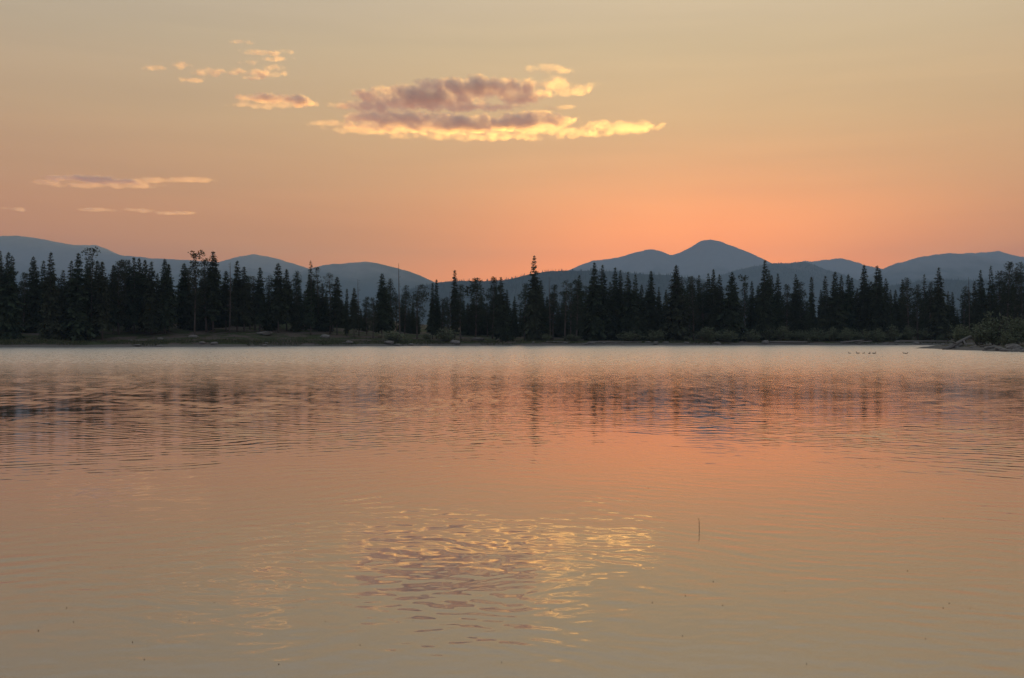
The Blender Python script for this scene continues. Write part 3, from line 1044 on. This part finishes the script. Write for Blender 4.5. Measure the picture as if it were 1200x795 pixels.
# named boulders: photo x, offset, width px, height px
for px, off, w, h, lab in [(456, 1.2, 13, 6, 'pale boulder at the water below the left dark bush'), (533, 1.2, 14, 6, 'pale boulder at the water below the right dark bush'),
                           (560, 9, 18, 5, 'low wide boulder on the bank below the round-headed pine'), (409, 1.4, 9, 5, 'pale boulder at the water below the twiggy dead tree'),
                           (7, 9, 16, 6, 'pale flat boulder on the bank at the left edge'), (226, 14, 11, 5, 'grey boulder on the slope below the thin tuft-topped pine'),
                           (381, 11, 12, 6, 'grey boulder on the bank below the gappy tall spruce'), (310, 16, 20, 6, 'wide grey outcrop on the brown slope at left'),
                           (188, 10, 8, 4, 'small boulder on the slope below the left gap spruce'), (897, 0.6, 9, 6, 'pale boulder at the water below the tall peak-foot spruce')]:
    d = base_depth(px, off)
    x = px_at(px, d)
    gz = float(ground_z(x, d))
    o = obj('boulder', ROCK[rr_.randrange(6)], rkm)
    ww, hh = w / F * d, h / F * d
    o.location = (x, d, gz + hh * 0.22)
    o.scale = (ww, ww * 0.7, hh * 1.25)
    o.rotation_euler = (0, 0, rr_.uniform(-0.4, 0.4))
    tag(o, lab, 'boulder', 'boulders on the far bank')
PR = 'dark rock at the waterline of the rocky point at right'
for i in range(30):
    t = rr_.random()
    y = 108 + 30 * t
    x = 57.6 + 0.12 * max(y - 118, 0) + rr_.uniform(-0.7, 1.3)
    s = rr_.uniform(0.45, 1.15)
    gz = float(ground_z(x, y))
    o = obj('rock', ROCK[rr_.randrange(6)], rkm)
    o.location = (x, y, max(gz, -0.15) + s * 0.12)
    o.scale = (s * rr_.uniform(1, 1.6), s, s * 0.8)
    o.rotation_euler = (rr_.uniform(-.3, .3), 0, rr_.uniform(0, 6.28))
    tag(o, PR, 'rock', 'rocks edging the right-hand point')


def log(name, pts, r0, r1, label, branches=()):
    mb = MB()
    n = len(pts)
    mb.tube([Vector(p) for p in pts], [r0 + (r1 - r0) * i / (n - 1) for i in range(n)], 8)
    root = empty(name, pts[0])
    root['label'] = label
    root['category'] = 'log'
    o = obj('log_stem', mb.mesh('log_stem', True), deadm, root)
    o.matrix_parent_inverse = Matrix.Translation(-Vector(pts[0]))
    for bpts, rb in branches:
        m2 = MB()
        m2.tube([Vector(p) for p in bpts], [rb * (1 - 0.6 * i / (len(bpts) - 1)) for i in range(len(bpts))], 6)
        o2 = obj('branch', m2.mesh('branch', True), deadm, root)
        o2.matrix_parent_inverse = Matrix.Translation(-Vector(pts[0]))
    return root


def P(px, py, d):
    return (px_at(px, d), d, z_at(py, d))


log('driftwood_log', [P(1106, 410.0, 133), P(1114, 407, 133.5), P(1122, 402.5, 134), P(1131, 397.5, 134.3), P(1138, 394.2, 134.5)], 0.30, 0.16,
    'bleached driftwood log slanting up out of the water at the rocky point',
    [([P(1121, 403.5, 134), P(1116, 400.5, 133.3), P(1112, 400, 133)], 0.16), ([P(1129, 399, 134.2), P(1131, 403, 133.4), P(1133, 407, 133)], 0.15)])


def flatlog(x0, x1, off, r, label, rise=0.0):
    da, db = base_depth(x0, off), base_depth(x1, off + rr_.uniform(-0.8, 0.8))
    a = Vector((px_at(x0, da), da, 0))
    c = Vector((px_at(x1, db), db, 0))
    pts = []
    for i in range(6):
        p = a.lerp(c, i / 5)
        p.z = float(ground_z(p.x, p.y)) + r * 0.7 + rise * i / 5
        pts.append(tuple(p))
    zm = max(p[2] - rise * i / 5 for i, p in enumerate(pts))
    pts = [(p[0], p[1], zm + rise * i / 5) for i, p in enumerate(pts)]
    log('fallen_log', pts, r, r * 0.6, label)


flatlog(902, 946, 1.0, 0.22, 'pale fallen log lying along the water below the green willows')
flatlog(985, 1012, 0.7, 0.20, 'fallen log beside the rounded willow bush at the water', 0.5)
flatlog(1002, 1022, 0.8, 0.16, 'short tilted log at the left end of the gravel bank', 0.35)
flatlog(690, 752, 1.6, 0.15, 'long thin log lying on the bank below the peak shoulder')
flatlog(640, 668, 1.2, 0.14, 'short log on the shore right of the tallest central spruce')
flatlog(1050, 1110, 2.4, 0.20, 'long grey log along the top of the gravel bank')
flatlog(150, 172, 6.0, 0.16, 'pale log lying on the grass at the left')

# ---------------------------------------------------------------- ducks
dkm, N = mat('duck_feathers')
tcn = N.n('ShaderNodeTexCoord')
principled(N, N.mix(N.noise(tcn.outputs['Object'], 22, 3), (0.05, 0.038, 0.028), (0.14, 0.10, 0.07)), 0.8, 0.2)
blm, N = mat('duck_bill')
ge = N.n('ShaderNodeNewGeometry')
principled(N, N.mix(N.noise(ge.outputs['Position'], 60, 2), (0.20, 0.13, 0.04), (0.27, 0.18, 0.06)), 0.5, 0.4)


def duck_parts():
    def blob(prof, n=10):
        v, f = [], []
        for (x, z, ry, rz) in prof:
            for j in range(n):
                a = 6.28318 * j / n
                v.append((x, ry * math.cos(a), z + rz * math.sin(a)))
        for i in range(len(prof) - 1):
            for j in range(n):
                j2 = (j + 1) % n
                f.append((i * n + j, i * n + j2, (i + 1) * n + j2, (i + 1) * n + j))
        f.append(tuple(reversed(range(n))))
        f.append(tuple((len(prof) - 1) * n + j for j in range(n)))
        return v, f
    body = mesh_np('body', *blob([(-0.26, 0.10, 0.012, 0.010), (-0.20, 0.075, 0.05, 0.03), (-0.11, 0.05, 0.088, 0.062), (0, 0.042, 0.10, 0.075), (0.09, 0.045, 0.09, 0.072),
                                  (0.145, 0.065, 0.06, 0.055), (0.17, 0.11, 0.036, 0.036), (0.175, 0.16, 0.03, 0.03)]), True)
    head = mesh_np('head', *blob([(0.125, 0.185, 0.008, 0.01), (0.14, 0.19, 0.034, 0.038), (0.175, 0.196, 0.042, 0.045), (0.21, 0.19, 0.034, 0.034), (0.228, 0.182, 0.016, 0.016)]), True)
    bill = mesh_np('bill', *blob([(0.22, 0.18, 0.014, 0.012), (0.25, 0.174, 0.016, 0.008), (0.275, 0.171, 0.012, 0.004)], 8), True)
    return body, head, bill


DK = duck_parts()
DUCKS = [(995.5, 'leftmost duck of the loose row swimming off the right shore'), (1005.3, 'second duck from the left in the row off the right shore'),
         (1012, 'middle duck of the left five swimming off the right shore'), (1018.8, 'fourth duck from the left in the row off the right shore'),
         (1024.4, 'rightmost duck of the left five swimming off the right shore'), (1059.5, 'left duck of the pair swimming apart toward the rocky point'),
         (1062.2, 'right duck of the pair swimming apart toward the rocky point')]
for i, (px, lab) in enumerate(DUCKS):
    d = 102.0 + rr_.uniform(-1.2, 1.2)
    root = empty('duck', (px_at(px, d), d, -0.015))
    root.rotation_euler = (0, 0, rr_.choice([0.5, 2.4, -0.7, 0.9, 2.0]))
    s = 0.72 if i in (0, 2, 5, 6) else 0.9
    tag(root, lab, 'duck', 'ducks swimming off the right shore')
    for part, me, m in zip(('body', 'head', 'bill'), DK, (dkm, dkm, blm)):
        o = obj(part, me, m, root)
        o.scale = (s, s, s)

# ---------------------------------------------------------------- reed stem and specks near the camera
rdm, N = mat('dry_reed')
ge = N.n('ShaderNodeNewGeometry')
principled(N, N.mix(N.noise(ge.outputs['Position'], 40, 3), (0.15, 0.085, 0.045), (0.26, 0.16, 0.085)), 0.8, 0.2)
d = 8.85
mb = MB()
x0 = px_at(819.6, d)
mb.tube([Vector((x0 + 0.002, d, -0.35)), Vector((x0, d, -0.02)), Vector((x0 - 0.001, d, 0.05)), Vector((x0 - 0.002, d, 0.085)), Vector((x0 - 0.010, d, 0.107))],
        [0.0024, 0.0025, 0.0026, 0.0022, 0.0012], 6)
tag(obj('reed_stem', mb.mesh('reed_stem', True), rdm), 'single thin brown reed stem poking out of the calm water', 'reed')
mb = MB()
rs = random.Random(4)
for i in range(55):
    y = 5.2 + 8 * rs.random() ** 1.6
    x = rs.uniform(-0.55, 0.55) * y
    s = rs.uniform(0.0014, 0.0032) * (1.7 if rs.random() < 0.06 else 1)
    k = len(mb.v)
    for j in range(6):
        a = j * 1.0472
        mb.v.append(Vector((x + s * math.cos(a) * rs.uniform(.7, 1.3), y + s * math.sin(a), 0.004)))
    mb.v.append(Vector((x, y, 0.004 + s * 0.7)))
    mb.v.append(Vector((x, y, -0.006)))
    for j in range(6):
        j2 = (j + 1) % 6
        mb.f += [(k + j, k + j2, k + 6), (k + j2, k + j, k + 7)]
tag(obj('floating_debris', mb.mesh('floating_debris'), rdm), 'tiny dark specks of debris floating on the near water', 'debris', kind='stuff')

# ---------------------------------------------------------------- haze
hzm, N = mat('haze_air')
pv = N.n('ShaderNodeVolumePrincipled')
pv.inputs['Color'].default_value = (0.52, 0.74, 1.0, 1)
pv.inputs['Density'].default_value = 1.22e-4
pv.inputs['Anisotropy'].default_value = 0.08
om = N.n('ShaderNodeOutputMaterial')
N.l(pv.outputs[0], om.inputs['Volume'])
bm = bmesh.new()
bmesh.ops.create_cube(bm, size=1.0)
me = bpy.data.meshes.new('haze')
bm.to_mesh(me)
bm.free()
hz = obj('haze', me, hzm)
hz.location = (0, 5050, 465)
hz.scale = (18200, 11900, 940)
tag(hz, 'thin blue smoke haze filling the valley air', 'haze', kind='stuff')

# ---------------------------------------------------------------- clouds
CZ = 2400.0            # all clouds float in one flat layer at this height


def cloud(cx, cy, label, dark, bright, rho_d=0.013, rho_b=0.0032, noise_px=19.0, flat=0.62, seed=0.0, nk=1.0, cz=CZ):
    """dark and bright: lists of (px, py, rx, ry) lobes; bright lobes are thin veils"""
    el_ = lambda y: (HOR - y) / F
    cd = (cz - CAMH) / el_(cy)
    ck = cd / F

    def lobe(x, y, rx, ry):
        d = (cz - CAMH) / el_(y)
        slope = d / (HOR - y) / ck           # metres of depth per pixel of picture height, in local units
        return ((px_at(x, d) - px_at(cx, cd)) / ck, (d - cd) / ck, 0.0,
                rx * d / cd, max(flat * ry * slope, 5.0), (1.02 - flat) * ry * d / cd + 0.6)
    dl = [lobe(*q) for q in dark]
    bl = [lobe(*q) for q in bright]
    bm = bmesh.new()
    for (x, y, z, rx, ry, rz) in dl + bl:
        m = Matrix.Translation((x, y, z)) @ Matrix.Diagonal((rx * 1.15, ry * 1.15, rz * 1.2, 1))
        bmesh.ops.create_icosphere(bm, subdivisions=3, radius=1.0, matrix=m)
    me0 = bpy.data.meshes.new('cloud_lobes')
    bm.to_mesh(me0)
    bm.free()
    tmp = bpy.data.objects.new('cloud_lobes', me0)
    col.objects.link(tmp)
    rm = tmp.modifiers.new('r', 'REMESH')
    rm.mode = 'VOXEL'
    rm.voxel_size = 1.6
    dg = bpy.context.evaluated_depsgraph_get()
    me = bpy.data.meshes.new_from_object(tmp.evaluated_get(dg))
    bpy.data.objects.remove(tmp)
    me.materials.clear()
    m, N = mat('cloud_vapour')
    t = N.n('ShaderNodeTexCoord')
    p = t.outputs['Object']
    fl = 0.23
    pn = N.vmath('MULTIPLY', p, (1.0, fl, 1.0))
    warp = N.vmath('SUBTRACT', N.noise(pn, 1.0 / noise_px, 3, 0.55, out=1), (0.5, 0.5, 0.5))
    pw = N.vmath('ADD', p, N.vmath('MULTIPLY', warp, (22.0 * nk, 50.0 * nk, 5.0 * nk)))

    def field(lobes):
        s = None
        for (x, y, z, rx, ry, rz) in lobes:
            q = N.vmath('MULTIPLY', N.vmath('SUBTRACT', pw, (x, y, z)), (1 / rx, 1 / ry, 1 / rz))
            v = N.math('SUBTRACT', 1.0, N.vmath('DOT_PRODUCT', q, q, out=1))
            s = v if s is None else N.math('SMOOTH_MAX', s, v, 0.15)
        return s
    off = N.vmath('ADD', pn, (seed * 37.0, seed * 11.0, seed * 23.0))
    n = N.noise(N.vmath('MULTIPLY', off, (0.62, 1.25, 0.7)), 1.0 / noise_px * 1.7, 8, 0.72)
    nn = N.math('SUBTRACT', n, 0.5)
    den = None
    if dl:
        den = N.maprange(N.math('MULTIPLY_ADD', nn, 4.2, field(dl)), 0.05, 0.95, 0.0, rho_d)
    if bl:
        bb = N.maprange(N.math('MULTIPLY_ADD', nn, 5.6, field(bl)), 0.2, 1.1, 0.0, rho_b)
        den = bb if den is None else N.math('ADD', den, bb)
    pv = N.n('ShaderNodeVolumePrincipled')
    pv.inputs['Color'].default_value = (0.97, 0.93, 0.955, 1)
    pv.inputs['Anisotropy'].default_value = 0.72
    N.l(den, pv.inputs['Density'])
    om = N.n('ShaderNodeOutputMaterial')
    N.l(pv.outputs[0], om.inputs['Volume'])
    m.cycles.volume_step_rate = 0.10
    o = obj('cloud', me, m)
    o.location = (px_at(cx, cd), cd, cz)
    o.scale = (ck, ck, ck)
    tag(o, label, 'cloud', 'sunset clouds')
    return o


cloud(570, 125, 'large mauve cloud with a glowing yellow lower edge',
      [(540, 146, 132, 16), (470, 138, 66, 13), (625, 141, 50, 14), (497, 115, 82, 22), (560, 104, 78, 20), (436, 125, 50, 11), (612, 113, 38, 13), (560, 126, 60, 9)],
      [(560, 160, 130, 8), (450, 153, 85, 8), (392, 146, 38, 6), (660, 155, 70, 10), (725, 150, 55, 12), (648, 101, 58, 14), (640, 82, 36, 8), (668, 108, 25, 7), (655, 126, 22, 5)], seed=1)
cloud(318, 120, 'small mauve cloud with a glowing base, left of the large one',
      [(318, 116, 44, 9), (355, 121, 15, 10)], [(315, 124, 52, 6), (355, 120, 17, 12)], rho_d=0.016, rho_b=0.005, noise_px=14, seed=2, nk=0.5)
cloud(305, 72, 'cluster of small glowing cloud puffs above the small mauve cloud',
      [(300, 92, 20, 3)], [(283, 50, 16, 4), (310, 62, 36, 6), (318, 69, 26, 5), (292, 74, 14, 4), (302, 86, 38, 8), (320, 80, 16, 6)], rho_b=0.009, noise_px=11, seed=3, nk=0.5)
cloud(228, 85, 'slanting pair of thin glowing cloud puffs at upper left',
      [], [(246, 85, 22, 8), (226, 94, 18, 5)], rho_b=0.008, noise_px=11, seed=4, nk=0.5)
cloud(195, 80, 'leftmost thin glowing cloud puffs high in the sky',
      [], [(182, 80, 20, 5), (213, 77, 14, 7)], rho_b=0.008, noise_px=11, seed=5, nk=0.5)
cloud(145, 212, 'long low mauve and orange cloud streak at left',
      [(90, 209, 50, 5), (130, 213, 40, 5)], [(120, 217, 70, 6), (60, 214, 28, 5), (170, 211, 45, 5), (222, 211, 32, 5)], rho_d=0.013, rho_b=0.004, noise_px=14, seed=6, nk=0.4)
cloud(140, 247, 'faint lowest orange cloud wisps at left',
      [], [(115, 246, 22, 3.5), (165, 247, 18, 4.5), (205, 250, 30, 3.5), (18, 245, 16, 3.5)], rho_b=0.005, noise_px=11, seed=7, nk=0.4)
